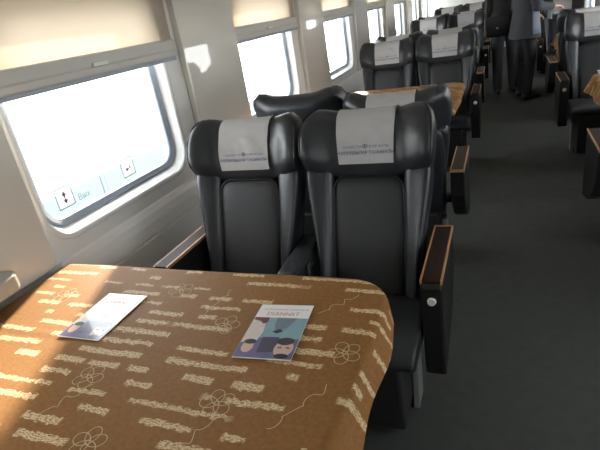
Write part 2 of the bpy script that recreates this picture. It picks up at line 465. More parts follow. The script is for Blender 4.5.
# ------------------------------------------------------------------ blinds
def blind_proto(s, zb):
    root = thing('roller_blind', '', 'blind')
    ny, nz = 16, 12; hw = 0.588
    vs, fs = [], []
    for j in range(nz + 1):
        z = zb + 0.07 + (1.945 - zb - 0.07) * j / nz
        for i in range(ny + 1):
            y = -hw + 2 * hw * i / ny
            wv = 0.004 * math.sin(y * 7 + 0.6) * math.sin(z * 9 + y * 2)
            vs.append((s * (0.018 + wv), y, z))
    for j in range(nz):
        for i in range(ny):
            a = j * (ny + 1) + i; fs.append((a, a + 1, a + ny + 2, a + ny + 1))
    mesh_obj('blind_fabric', vs, fs, MT['blind'], root, True)
    pr = [(s * 0.006, zb), (s * 0.030, zb), (s * 0.034, zb + 0.006), (s * 0.034, zb + 0.030), (s * 0.028, zb + 0.036), (s * 0.028, zb + 0.080), (s * 0.022, zb + 0.088), (s * 0.006, zb + 0.088)]
    prism('bottom_rail', pr, 'y', -hw, hw, MT['rail'], root, bev=0.002, seg=1)
    a, b = sorted((s * 0.008, s * 0.028))
    box('seal_strip', (a, -hw + 0.01, zb - 0.018), (b, hw - 0.01, zb + 0.001), MT['gasket'], root, bev=0.003)
    a, b = sorted((s * 0.030, s * 0.044))
    box('pull_tab', (a, -0.045, zb + 0.034), (b, 0.045, zb + 0.052), MT['reveal'], root, bev=0.004)
    return root
BL = blind_proto(1, 1.392); BR = blind_proto(-1, 1.30)
WNAMES = {0: 'nearest window beside the brown table', 1: 'window just beyond the nearest seat pair'}
for k in KS:
    nm = 'second window behind the camera' if k < -1 else ('window behind the camera' if k == -1 else ORD[k] + ' left window from the camera')
    lab = 'cream roller blind half lowered over the ' + nm
    o = BL if k == KS[0] else dup(BL)
    o.location = (WL, 1.73 + PITCH * k + 0.01, 0); o['label'] = lab; o['group'] = 'roller blinds along the left wall'
for k in KS:
    nm = 'window behind the camera' if k == -1 else ORD[k] + ' right window from the camera'
    o = BR if k == KS[0] else dup(BR)
    o.location = (WR, 1.73 + PITCH * k + 0.01 + OFFR, 0); o['label'] = 'cream roller blind lowered over the ' + nm; o['group'] = 'roller blinds along the right wall'

# ------------------------------------------------------------------ stickers on the near window
def sticker(yc, zc, kind, label):
    x = WL - 0.0645
    r = thing('window_sticker', label, 'sticker', (x, yc, zc), 0, 'square pictograms on the nearest window')
    h = 0.046
    mesh_obj('film', [(0, y, z) for y, z in rrect(0, 0, h, h, 0.006, 3)], [tuple(range(16))], MT['stick_white'], r)
    lo = [(0.0008, y, z) for y, z in rrect(0, 0, h, h, 0.006, 3)]; li = [(0.0008, y, z) for y, z in rrect(0, 0, h - 0.005, h - 0.005, 0.004, 3)]
    ring_faces('border', [lo, li], MT['stick_cyan'], r, False)
    vs, fs = [], []
    def poly(p):
        b = len(vs); vs.extend([(0.001, y, z) for y, z in p]); fs.append(tuple(range(b, b + len(p))))
    if kind == 0:
        poly([(-0.012, 0.008), (0.012, 0.008), (0.0, 0.026)]); poly([(-0.004, -0.002), (0.004, -0.002), (0.004, 0.008), (-0.004, 0.008)])
        poly([(-0.012, -0.012), (0.0, -0.030), (0.012, -0.012)]); poly([(-0.004, -0.012), (0.004, -0.012), (0.004, -0.006), (-0.004, -0.006)])
    else:
        poly([(-0.018, -0.010), (-0.006, -0.020), (-0.006, 0.0)]); poly([(-0.006, -0.014), (0.004, -0.014), (0.004, -0.006), (-0.006, -0.006)])
        poly([(0.006, -0.004), (0.018, -0.012), (0.018, 0.004)])
    mesh_obj('pictogram', vs, fs, MT['stick_ink'], r)
sticker(1.411, 0.948, 0, 'square cyan-edged sticker with up and down arrows low on nearest window')
sticker(1.820, 0.942, 1, 'square cyan-edged sticker with a small sideways arrow low on nearest window')
tv, tf = text_mesh('Вых', 0.038, 0.0, 0.0004)
o = mesh_obj('window_lettering', [(0.0, v.x, v.y) for v in tv], tf, MT['stick_ink'])
o.location = (WL - 0.0645, 1.513, 0.905); tag(o, 'small grey printed word on the window beside the arrow sticker', 'lettering')

# ------------------------------------------------------------------ seats
P0 = Vector((0, -0.515, 0.45))
def set_recline(deg):
    global SV, NV
    a = math.radians(deg); SV = Vector((0, math.sin(a), math.cos(a))); NV = Vector((0, -math.cos(a), math.sin(a)))
set_recline(19)
def RF(u, s, d): return Vector((u, 0, 0)) + P0 + SV * s + NV * d       # reclined frame -> seat frame
def lerp_tab(tab, t):
    for (a, va), (b, vb) in zip(tab, tab[1:]):
        if t <= b:
            q = (t - a) / (b - a) if b > a else 0; q = q * q * (3 - 2 * q); return va + (vb - va) * q
    return tab[-1][1]

S0, S1 = 0.432, 0.715
def headrest_rings():
    HW = [(0, 0.236), (0.05, 0.244), (0.16, 0.253), (0.40, 0.261), (0.65, 0.262), (0.82, 0.255), (0.93, 0.236), (1.0, 0.205)]
    FR = [(0, -0.035), (0.08, 0.010), (0.3, 0.034), (0.6, 0.042), (0.85, 0.030), (0.95, 0.012), (1.0, -0.03)]
    BK = [(0, -0.085), (0.1, -0.105), (0.5, -0.115), (0.85, -0.110), (0.95, -0.098), (1.0, -0.065)]
    rings = []
    for t in (0.0, 0.025, 0.07, 0.14, 0.24, 0.36, 0.5, 0.64, 0.76, 0.86, 0.93, 0.975, 1.0):
        hw, f, b = lerp_tab(HW, t), lerp_tab(FR, t), lerp_tab(BK, t)
        s = S0 + (S1 - S0) * t
        bell = math.sin(PI * min(1, max(0, 0.20 + t * 0.72))) ** 0.7
        ring = []
        for i in range(44):
            a = 2 * PI * i / 44; c, q = math.cos(a), math.sin(a)
            u = hw * math.copysign(abs(c) ** 0.42, c)
            d = (f + b) / 2 + (f - b) / 2 * math.copysign(abs(q) ** 0.62, q)
            k = max(0, (abs(u) / hw - 0.42) / 0.58); k = k * k * (3 - 2 * k)
            wing = 0.085 * bell * k
            d += wing * (1.0 if q > 0 else 0.75)
            if q > 0: d -= 0.007 * math.exp(-((abs(u) - 0.142) / 0.012) ** 2) * bell
            top = 0.013 * k * max(0.0, (t - 0.4) / 0.6)           # wings rise a touch above the middle
            low = 0.040 * (min(1.0, abs(u) / 0.24) ** 1.6) * max(0.0, 1 - t / 0.45)      # lower edge sweeps up towards the wings
            ring.append(RF(u, s + top + low, d))
        rings.append(ring)
    return rings

def bolster_rings(sd):
    HW = [(0, 0.193), (0.12, 0.200), (0.26, 0.222), (0.38, 0.240), (0.47, 0.248), (0.56, 0.240)]
    IN = [(0, 0.140), (0.40, 0.138), (0.56, 0.134)]
    rings = []
    ss = [-0.03, -0.02, 0.0, 0.05, 0.11, 0.18, 0.25, 0.32, 0.38, 0.43, 0.47, 0.51, 0.525]
    for i, s in enumerate(ss):
        hw, inn = lerp_tab(HW, max(0, s)), lerp_tab(IN, max(0, s))
        sc = {0: 0.55, 1: 0.85, len(ss) - 1: 0.5, len(ss) - 2: 0.85}.get(i, 1.0)
        uc, ru = (hw + inn) / 2, (hw - inn) / 2 * (0.7 + 0.3 * sc)
        ring = []
        for j in range(18):
            a = 2 * PI * j / 18; c, q = math.cos(a), math.sin(a)
            u = uc + ru * math.copysign(abs(c) ** 0.55, c)
            lift = 0.034 * max(0, (u - inn) / (hw - inn))
            d = -0.025 + 0.050 * sc * math.copysign(abs(q) ** 0.6, q) + (lift if q > 0 else 0)
            ring.append(RF(sd * u, s, d))
        rings.append(ring)
    return rings

def panel_outline(grow=0.0):
    hw0, hw1 = 0.140 + grow, 0.137 + grow
    pts = [(-hw0, -0.03), (hw0, -0.03), (hw1, 0.40)]
    for i in range(1, 7):
        a = PI / 2 * i / 7
        pts.append((hw1 - 0.055 + 0.055 * math.cos(a), 0.40 + (0.055 + grow) * math.sin(a)))
    pts += [(-u, s) for u, s in reversed(pts[2:])]
    return pts

def pod_profile():
    return [(-0.750, 0.300), (-0.742, 0.262), (-0.715, 0.258), (-0.58, 0.292), (-0.46, 0.352), (-0.385, 0.43), (-0.350, 0.50), (-0.335, 0.57), (-0.330, 0.640),
            (-0.742, 0.640), (-0.750, 0.620)]

def build_seat(pods, centre):
    """pods: +1 / -1 sides that carry a full armrest pod; centre: side of the low shared armrest, 0 for none"""
    r = thing('train_seat', '', 'seat')
    lofted('headrest', headrest_rings(), MT['leather'], r, sub=1, caps='strip')
    hr = headrest_rings()
    for idx in (3, 19):
        path = [g[idx] for g in hr[1:12]]; rings = []
        for i, p in enumerate(path):
            tg = (path[min(i + 1, len(path) - 1)] - path[max(i - 1, 0)]).normalized(); a_ = tg.orthogonal().normalized(); b_ = tg.cross(a_)
            rings.append([p + (a_ * math.cos(q) + b_ * math.sin(q)) * 0.0035 for q in [2 * PI * j / 6 for j in range(6)]])
        lofted('seam_piping', rings, MT['piping'], r)
    for sd in (-1, 1):
        lofted('side_bolster', bolster_rings(sd), MT['leather'], r, sub=1)
    # centre panel, puffed slightly, with piping round it
    out = panel_outline()
    vs, fs = [], []
    n = len(out); cu, cs = 0.0, 0.2
    for lev, (k, d) in enumerate(((1.0, -0.030), (1.0, 0.004), (0.97, 0.012), (0.85, 0.018), (0.6, 0.022), (0.3, 0.023))):
        for u, s in out: vs.append(RF(cu + (u - cu) * k, cs + (s - cs) * k, d))
    for l in range(5):
        for i in range(n): fs.append((l * n + i, l * n + (i + 1) % n, (l + 1) * n + (i + 1) % n, (l + 1) * n + i))
    fs.append(tuple(range(5 * n, 6 * n)))
    fixn(mesh_obj('centre_panel', vs, fs, MT['leather_panel'], r, True))
    o2 = panel_outline(0.003); rings = []
    for i, (u, s) in enumerate(o2):
        p0 = o2[i - 1]; p1 = o2[(i + 1) % len(o2)]; tx, ts = p1[0] - p0[0], p1[1] - p0[1]; L_ = math.hypot(tx, ts); nx, ns = ts / L_, -tx / L_
        rings.append([RF(u + nx * 0.004 * math.cos(a), s + ns * 0.004 * math.cos(a), 0.008 + 0.005 * math.sin(a)) for a in [2 * PI * j / 6 for j in range(6)]])
    vs, fs = loft(rings + [rings[0]], caps=False); fixn(mesh_obj('piping', vs, fs, MT['piping'], r, True))
    # hard back shell
    sh = []
    for s, hw, d0, d1 in ((-0.10, 0.17, -0.06, -0.02), (-0.08, 0.205, -0.10, -0.01), (0.05, 0.212, -0.125, -0.02), (0.25, 0.222, -0.13, -0.03), (0.42, 0.236, -0.125, -0.04), (0.53, 0.225, -0.12, -0.06), (0.56, 0.19, -0.115, -0.08)):
        sh.append([RF(u, s, d) for u, d in ((-hw, (d0 + d1) / 2), (-hw * 0.94, d1), (-hw * 0.5, d1), (hw * 0.5, d1), (hw * 0.94, d1), (hw, (d0 + d1) / 2), (hw * 0.9, d0 + 0.012), (hw * 0.5, d0), (-hw * 0.5, d0), (-hw * 0.9, d0 + 0.012))])
    lofted('back_shell', sh, MT['shell'], r, sub=1)
    # seat cushion with a rounded front
    prof = [(-0.47, 0.375), (-0.86, 0.375), (-0.892, 0.382), (-0.908, 0.405), (-0.902, 0.432), (-0.875, 0.456), (-0.80, 0.466), (-0.65, 0.455), (-0.47, 0.45)]
    rings = []
    for u, k in ((-0.232, 0.80), (-0.226, 0.93), (-0.205, 1.0), (-0.10, 1.02), (0, 1.03), (0.10, 1.02), (0.205, 1.0), (0.226, 0.93), (0.232, 0.80)):
        rings.append([Vector((u, -0.69 + (y + 0.69) * (0.9 + 0.1 * k), 0.418 + (z - 0.418) * k)) for y, z in prof])
    lofted('seat_cushion', rings, MT['leather_panel'], r, sub=1)
    # plinth and two steel feet
    pl = prism('plinth', [(-0.81, 0.03), (-0.835, 0.375), (-0.40, 0.375), (-0.44, 0.03)], 'x', -0.162, 0.162, MT['plinth'], r, bev=0.012)
    for sd in (-1, 1):
        prism('foot', [(-0.66, 0.0), (-0.56, 0.0), (-0.54, 0.28), (-0.62, 0.28)], 'x', sd * 0.178 - 0.012, sd * 0.178 + 0.012, MT['steel'], r, bev=0.003, seg=1)
    for sd in pods:
        a, b = (0.238, 0.308) if sd > 0 else (-0.308, -0.238)
        pod = prism('armrest', pod_profile(), 'x', a, b, MT['pod'], r, bev=0.007, seg=2)
        cap = prism('wood_cap', [(-0.748, 0.6405), (-0.338, 0.6405), (-0.338, 0.652), (-0.748, 0.652)], 'x', a + 0.004, b - 0.004, MT['wood'], pod, bev=0.002, seg=1)
        # pale edge strip round the wooden top
        e = bmesh.new(); w = 0.006
        add_box(e, (a - 0.0005, -0.752, 0.6405), (a + 0.0055, -0.330, 0.6535)); add_box(e, (b - 0.0055, -0.752, 0.6405), (b + 0.0005, -0.330, 0.6535))
        add_box(e, (a - 0.0005, -0.336, 0.6405), (b + 0.0005, -0.329, 0.6536))
        bm_obj('wood_edging', e, MT['wood_edge'], pod)
        m_ = (a + b) / 2
        kn = cyl('recline_button', (m_, -0.751, 0.575), (m_, -0.760, 0.575), 0.015, MT['button'], pod, 20, 0.0125)
    if centre:
        a, b = (0.214, 0.296) if centre > 0 else (-0.296, -0.214)
        arm = prism('centre_armrest', [(-0.70, 0.575), (-0.69, 0.615), (-0.44, 0.625), (-0.36, 0.625), (-0.36, 0.555), (-0.66, 0.545)], 'x', a, b, MT['leather'], r, bev=0.012, smooth=True)
        prism('armrest_bracket', [(-0.52, 0.30), (-0.40, 0.30), (-0.37, 0.56), (-0.50, 0.555)], 'x', (a + b) / 2 - 0.02, (a + b) / 2 + 0.02, MT['pod'], r, bev=0.004)
        # pleated recline bellows in the gap
        bl = bmesh.new()
        for i in range(9): add_box(bl, (a + 0.028, -0.265, 0.66 + i * 0.021), (b - 0.028, -0.235, 0.672 + i * 0.021), 0.003, 1)
        add_box(bl, (a + 0.036, -0.25, 0.60), (b - 0.036, -0.225, 0.86))
        bm_obj('bellows', bl, MT['shell'], r)
        a, b = sorted((centre * 0.304, centre * 0.311))
        box('bolster_glint_strip', (a, -0.600, 0.475), (b, -0.575, 0.60), MT['chrome'], r, bev=0.002, seg=1)  # added strip, stands in for the highlight on the next seat's bolster edge
    return r

T_RIGHT = build_seat((1,), 0)          # pod on +x : aisle seats facing us
T_LEFT = build_seat((-1,), 0)          # mirrored, for seats turned away
T_WIN = build_seat((-1,), 1)           # window seats facing us: wall pod and shared armrest
T_WINB = build_seat((1,), -1)
T_SINGLE = build_seat((1, -1), 0)

# headrest cover draped over the top of the headrest
def headrest_bvh(seat):
    hd = [c for c in seat.children if c.name.startswith('headrest')][0]
    return BVHTree.FromPolygons([v.co.copy() for v in hd.data.vertices], [tuple(p.vertices) for p in hd.data.polygons])
def cover_proto(seat, seed, wtop=0.114, wbot=0.107, drop=0.200, amp=0.0025):
    bvh = headrest_bvh(seat)
    r = random.Random(seed); ph = [r.uniform(0, 6) for _ in range(6)]
    root = thing('headrest_cover', '', 'headrest cover')
    nu, nf, nb = 26, 26, 12
    vs, fs = [], []
    s_top = None
    cols = []
    for i in range(nu + 1):
        q = i / nu * 2 - 1
        col = []
        # front: straight drop along the face, sampled by casting onto the headrest
        for j in range(nf):
            t = j / (nf - 1)
            s = S1 - 0.045 - (drop - 0.033) * (1 - t)
            u = q * (wbot + (wtop - wbot) * t)
            h = bvh.ray_cast(RF(u, s, 0.6), -NV)
            d = (h[0] - RF(u, s, 0)).dot(NV) if h[0] else 0.0
            wr = amp * (math.sin(u * 40 + ph[0] + s * 11) * math.sin(s * 23 + ph[1]) + 0.7 * math.sin((u * 30 + s * 45) + ph[2])) * (0.35 + 0.65 * t)
            col.append([u, s, d + 0.0045 + wr + 0.004 * (1 - t)])
        # over the crest
        for j in range(1, 16):
            a = PI * j / 16
            u = q * wtop
            o = RF(u, S1 - 0.045, -0.035); dirv = SV * math.sin(a) + NV * math.cos(a)
            h = bvh.ray_cast(o + dirv * 0.5, -dirv)
            p = (h[0] if h[0] else o + dirv * 0.06) + dirv * 0.006 - P0
            col.append([u, p.dot(SV), p.dot(NV)])
        for j in range(nb):
            s = S1 - 0.05 - 0.075 * j / (nb - 1)
            u = q * wtop
            h = bvh.ray_cast(RF(u, s, -0.6), NV)
            d = (h[0] - RF(u, s, 0)).dot(NV) if h[0] else -0.11
            col.append([u, s, d - 0.0045 - 0.001 * math.sin(u * 50 + ph[3])])
        cols.append(col)
    m_ = len(cols[0])
    for c in cols:
        for u, s, d in c:
            p = RF(u, s, d)
            for _ in range(2):
                h = bvh.find_nearest(p)
                gap = (p - h[0]).dot(h[1])
                if gap < 0.0065: p = p + h[1] * (0.0065 - gap)
            vs.append(p)
    for i in range(nu):
        for j in range(m_ - 1):
            a = i * m_ + j; fs.append((a, a + m_, a + m_ + 1, a + 1))
    o = mesh_obj('cover_cloth', vs, fs, MT['cloth_white'], root, True)
    cb = BVHTree.FromPolygons([v.co.copy() for v in o.data.vertices], [tuple(p.vertices) for p in o.data.polygons])
    # printed line, emblem and second line, laid on the cloth
    LV, LF = [], []
    def put(tvs, tfs, u0, s0):
        b = len(LV)
        for v in tvs:
            u, s = u0 + v.x, s0 + v.y
            h = cb.ray_cast(RF(u, s, 0.6), -NV)
            d = (h[0] - RF(u, s, 0)).dot(NV) if h[0] else 0.05
            LV.append(RF(u, s, d + 0.0012))
        LF.extend([tuple(b + i for i in f) for f in tfs])
    s0 = S1 - 0.012 - drop
    put(*text_mesh('ҚАЗАҚСТАН', 0.0125), -0.048, s0 + 0.060)
    put(*text_mesh('ТЕМІР ЖОЛЫ', 0.0125), 0.050, s0 + 0.060)
    put(*text_mesh('ЖОЛАУШЫЛАР ТАСЫМАЛЫ', 0.0158, 0.0, 0.0004), 0.0, s0 + 0.037)
    ev, ef = [], []
    for i in range(20):
        a = 2 * PI * i / 20
        ev += [Vector((0.0085 * math.cos(a), 0.0085 * math.sin(a), 0)), Vector((0.0062 * math.cos(a), 0.0062 * math.sin(a), 0))]
    for i in range(20): ef.append((2 * i, (2 * i + 2) % 40, (2 * i + 3) % 40, 2 * i + 1))
    b = len(ev); ev += [Vector((x, y, 0)) for x, y in ((-0.0012, -0.006), (0.0012, -0.006), (0.0012, 0.006), (-0.0012, 0.006), (-0.006, -0.0012), (0.006, -0.0012), (0.006, 0.0012), (-0.006, 0.0012))]
    ef += [(b, b + 1, b + 2, b + 3), (b + 4, b + 5, b + 6, b + 7)]
    put(ev, ef, 0.0, s0 + 0.066)
    mesh_obj('lettering', LV, LF, MT['ink'], root)['label'] = 'navy printed railway lettering and emblem'
    return root
C_A = cover_proto(T_RIGHT, 3); C_B = cover_proto(T_RIGHT, 11, 0.117, 0.115, 0.207, 0.0058)
set_recline(25.5)
T_TILT = build_seat((-1,), 0); C_T = cover_proto(T_TILT, 5)      # one seat is tipped further back
set_recline(19)

XA, XW, XS = -0.478, -1.003, 0.758
ML = [2.12 + 3.03 * k for k in range(4)]
MR = [2.34 + 3.03 * k for k in range(4)]
used = set()
def place(proto, x, y, rz, label, group):
    if proto.name in used: o = dup(proto, (x, y, 0), rz, label)
    else: used.add(proto.name); o = proto; o.location = (x, y, 0); o.rotation_euler = (0, 0, rz); o['label'] = label
    o['group'] = group
    return o
GS, GC = 'black leather train seats', 'headrest covers on the train seats'
for k, m in enumerate(ML):
    q = ['nearest', 'second', 'third', 'fourth'][k]
    place(T_RIGHT, XA, m, 0, 'black leather aisle seat facing the camera, %s such row left of aisle' % q, GS)
    place(T_WIN, XW, m, 0, 'black leather window seat facing the camera, %s such row left of aisle' % q, GS)
    place(T_LEFT if k else T_TILT, XA, m, PI, 'black leather aisle seat facing away, back to the %s left facing row' % q, GS)
    place(T_WINB, XW, m, PI, 'black leather window seat facing away, back to the %s left facing row' % q, GS)
    place(C_A, XA, m, 0, 'grey-white printed cover on %s facing aisle seat left of aisle' % q, GC)
    place(C_B, XW, m, 0, 'grey-white creased cover on %s facing window seat by left wall' % q, GC)
    place(C_A if k else C_T, XA, m, PI, 'grey-white cover over %s turned-away aisle seat left of aisle' % q, GC)
    if k: place(C_B, XW, m, PI, 'grey-white cover over %s turned-away window seat by left wall' % q, GC)
for k, m in enumerate(MR):
    q = ['nearest', 'second', 'third', 'fourth'][k]
    if k:
        q1 = ['', 'nearest', 'second', 'third'][k]
        place(T_SINGLE, XS, m, 0, 'single black leather seat facing the camera, %s right of the aisle' % q1, GS)
        place(C_A, XS, m, 0, 'grey-white cover on %s facing single seat right of the aisle' % q1, GC)
    place(T_SINGLE, XS, m, PI, 'single black leather seat facing away, %s right of the aisle' % q, GS)
    place(C_B, XS, m, PI, 'grey-white cover over %s turned-away single seat right of aisle' % q, GC)
for p in (T_RIGHT, T_LEFT, T_WIN, T_WINB, T_SINGLE, T_TILT, C_A, C_B, C_T): assert p.name in used

# ------------------------------------------------------------------ tables and cloths
TZ = 0.742
def build_table(x0, x1, hy, wall_side):
    r = thing('bay_table', '', 'table')
    prism('tabletop', rrect((x0 + x1) / 2, 0, (x1 - x0) / 2 - 0.018, hy - 0.018, 0.12, 6), 'z', TZ - 0.03, TZ, MT['plinth'], r, bev=0.004, seg=1)
    xc = (x0 + x1) / 2 + (0.1 if wall_side < 0 else -0.05)
    prism('pedestal', rrect(xc, 0, 0.05, 0.14, 0.03, 3), 'z', 0.02, TZ - 0.03, MT['steel'], r)
    prism('foot_plate', rrect(xc, 0, 0.13, 0.22, 0.03, 3), 'z', 0.0, 0.02, MT['steel'], r, bev=0.004, seg=1)
    return r

def build_cloth(x0, x1, hy, edge, seed, prints, Lh=0.078):
    """edge=+1: aisle side hangs at x1; edge=-1: aisle side hangs at x0"""
    rr = random.Random(seed); ph = [rr.uniform(0, 6) for _ in range(8)]
    px = []
    n1, n2 = 76, 96
    RC = 0.11
    lo, hi = (x0, x1 + Lh) if edge > 0 else (x0 - Lh, x1)
    qlo, qhi = -hy - Lh, hy + Lh
    ex = x1 - 0.012 if edge > 0 else x0 + 0.012
    def pos(p, q):
        qs = 1 if q > 0 else -1
        ax, ay = (p - ex) * edge + RC, abs(q) - (hy - 0.012) + RC     # distance outside the rounded table edge
        if ax > 0 and ay > 0: h_ = math.hypot(ax, ay); d, ux, uy = h_ - RC, ax / h_, ay / h_
        elif ax > ay: d, ux, uy = ax - RC, 1.0, 0.0
        else: d, ux, uy = ay - RC, 0.0, 1.0
        z = TZ + 0.006 + 0.0012 * math.sin(p * 9 + ph[0]) * math.sin(q * 7 + ph[1])
        z += 0.0032 * math.exp(-((p - (ex - edge * 0.66)) / 0.006) ** 2) + 0.0018 * math.exp(-((p - (ex - edge * 0.17)) / 0.006) ** 2) + 0.0018 * math.exp(-((q - 0.06) / 0.006) ** 2)
        bx, by = p, q
        if d > 0:
            bx, by = p - edge * ux * d, q - qs * uy * d
            R = 0.020
            corner = 2 * ux * uy
            ang_end = math.radians(73 + 2 * corner + 6 * math.sin(by * 8 + ph[2]) + 4 * math.sin(bx * 8 + ph[3]))
            arc = R * ang_end
            if d < arc: a = d / R; out, dn = R * math.sin(a), R * (1 - math.cos(a))
            else:
                e = d - arc; out = R * math.sin(ang_end) + e * math.cos(ang_end); dn = R * (1 - math.cos(ang_end)) + e * math.sin(ang_end)
                out += 0.012 * (e / 0.1) * math.sin(by * 17 + bx * 17 + ph[4])
            bx += edge * ux * out; by += qs * uy * out; z -= dn
        return Vector((bx, by, z))
    vs, uvs, fs = [], [], []
    for j in range(n2 + 1):
        q = qlo + (qhi - qlo) * j / n2
        for i in range(n1 + 1):
            p = lo + (hi - lo) * i / n1
            vs.append(pos(p, q)); uvs.append((p + seed * 1.37, q + seed * 0.71))
    for j in range(n2):
        for i in range(n1):
            a = j * (n1 + 1) + i; fs.append((a, a + 1, a + n1 + 2, a + n1 + 1))
    r = thing('tablecloth', '', 'tablecloth')
    mesh_obj('fabric', vs, fs, MT['cloth'], r, True, uvs)
    # scroll-like flourishes woven into the cloth, as narrow flat ribbons
    RV, RFc = [], []
    def flush():
        mesh_obj('flourish', RV, RFc, MT['script'], r); RV.clear(); RFc.clear()
    def ribbon(pts, w):
        b = len(RV)
        for i, (x, y) in enumerate(pts):
            x_0, y_0 = pts[max(0, i - 1)]; x_1, y_1 = pts[min(len(pts) - 1, i + 1)]
            tx, ty = x_1 - x_0, y_1 - y_0; L_ = math.hypot(tx, ty) or 1
            nx, ny = -ty / L_ * w / 2, tx / L_ * w / 2
            for sg in (1, -1):
                v = pos(x + nx * sg, y + ny * sg); v.z += 0.0014; RV.append(v)
        for i in range(len(pts) - 1): RFc.append((b + 2 * i, b + 2 * i + 2, b + 2 * i + 3, b + 2 * i + 1))
    def rosette(x, y, R, a0):
        pts = []
        for i in range(121):
            t = 2 * PI * i / 120
            pts.append((x + R * (0.50 * math.cos(t + a0) + 0.62 * math.cos(4 * t - a0)), y + R * (0.50 * math.sin(t + a0) - 0.62 * math.sin(4 * t - a0))))
        ribbon(pts, 0.0016)
    def vine(x, y, a0, L_):
        pts = []
        for i in range(25):
            t = i / 24
            pts.append((x + L_ * t * math.cos(a0) + 0.008 * math.sin(t * 17 + x * 30), y + L_ * t * math.sin(a0) + 0.006 * math.sin(t * 23 + y * 20)))
        ribbon(pts, 0.0016)
    for kind, x, y, a, b in prints:
        (rosette if kind == 'r' else vine)(x, y, a, b); flush()
    return r

def prints_random(x0, x1, hy, seed):
    r = random.Random(seed); out = []
    for i in range(3):
        for j in range(5):
            x = x0 + (x1 - x0) * (i + 0.5 + r.uniform(-.3, .3)) / 3; y = -hy + 2 * hy * (j + 0.5 + r.uniform(-.25, .25)) / 5
            if (i + j) % 2 == 0: out.append(('r', x, y, 0.036, r.uniform(0, 6)))
            else: out.append(('v', x, y, r.uniform(0.7, 1.4), 0.12))
    return out
TLX0, TLX1, THY = -1.558, -0.290, 0.462
BC = 0.750                                   # centre of the nearest table along the aisle
near_px = [(-0.955, 0.67), (-0.575, 0.66), (-0.70, 0.93), (-0.34, 0.87), (-1.37, 1.00), (-0.95, 1.08), (-0.80, 0.50), (-1.22, 0.55), (-0.42, 0.40)]
prints = [('r', x, y - BC, 0.037, 0.7 * i) for i, (x, y) in enumerate(near_px)]
prints += [('v', -0.43, 0.62 - BC, 1.0, 0.16), ('v', -0.60, 0.50 - BC, 1.25, 0.14), ('v', -0.99, 0.52 - BC, 1.1, 0.15), ('v', -0.45, 1.02 - BC, 0.9, 0.13), ('v', -1.12, 0.9 - BC, 1.2, 0.13), ('v', -0.80, 0.98 - BC, 1.3, 0.12)]
tableL = build_table(TLX0, TLX1, THY, -1)
clothN = build_cloth(TLX0, TLX1, THY, 1, 1, prints)
clothL = build_cloth(TLX0, TLX1, THY, 1, 2, prints_random(TLX0 + .05, TLX1 - .05, THY - .05, 5), 0.028)
TRX0, TRX1 = 0.625, 1.13
tableR = build_table(TRX0, TRX1, THY, 1)
clothR = build_cloth(TRX0, TRX1, THY, -1, 3, prints_random(TRX0 + .05, TRX1 - .05, THY - .05, 8), 0.12)
for k in range(4):
    y = BC if k == 0 else ML[k - 1] + 1.515 + 0.39
    q = ['nearest', 'second', 'third', 'fourth'][k]
    o = tableL if k == 0 else dup(tableL)
    o.location = (0, y, 0); o['label'] = 'bay table under an ochre cloth, %s along the left windows' % q; o['group'] = 'bay tables'
    o = clothN if k == 0 else (clothL if k == 1 else dup(clothL))
    o.location = (0, y, 0); o['label'] = 'ochre brown patterned tablecloth on the %s left table' % q; o['group'] = 'ochre tablecloths'
for k in range(3):
    y = MR[k] + 1.515
    q = ['nearest', 'second', 'third'][k]
    o = tableR if k == 0 else dup(tableR)
    o.location = (0, y, 0); o['label'] = 'narrow bay table under an ochre cloth, %s on the right' % q; o['group'] = 'bay tables'
    o = clothR if k == 0 else dup(clothR)
    o.location = (0, y, 0); o['label'] = 'ochre tablecloth with hanging corner on the %s right table' % q; o['group'] = 'ochre tablecloths'

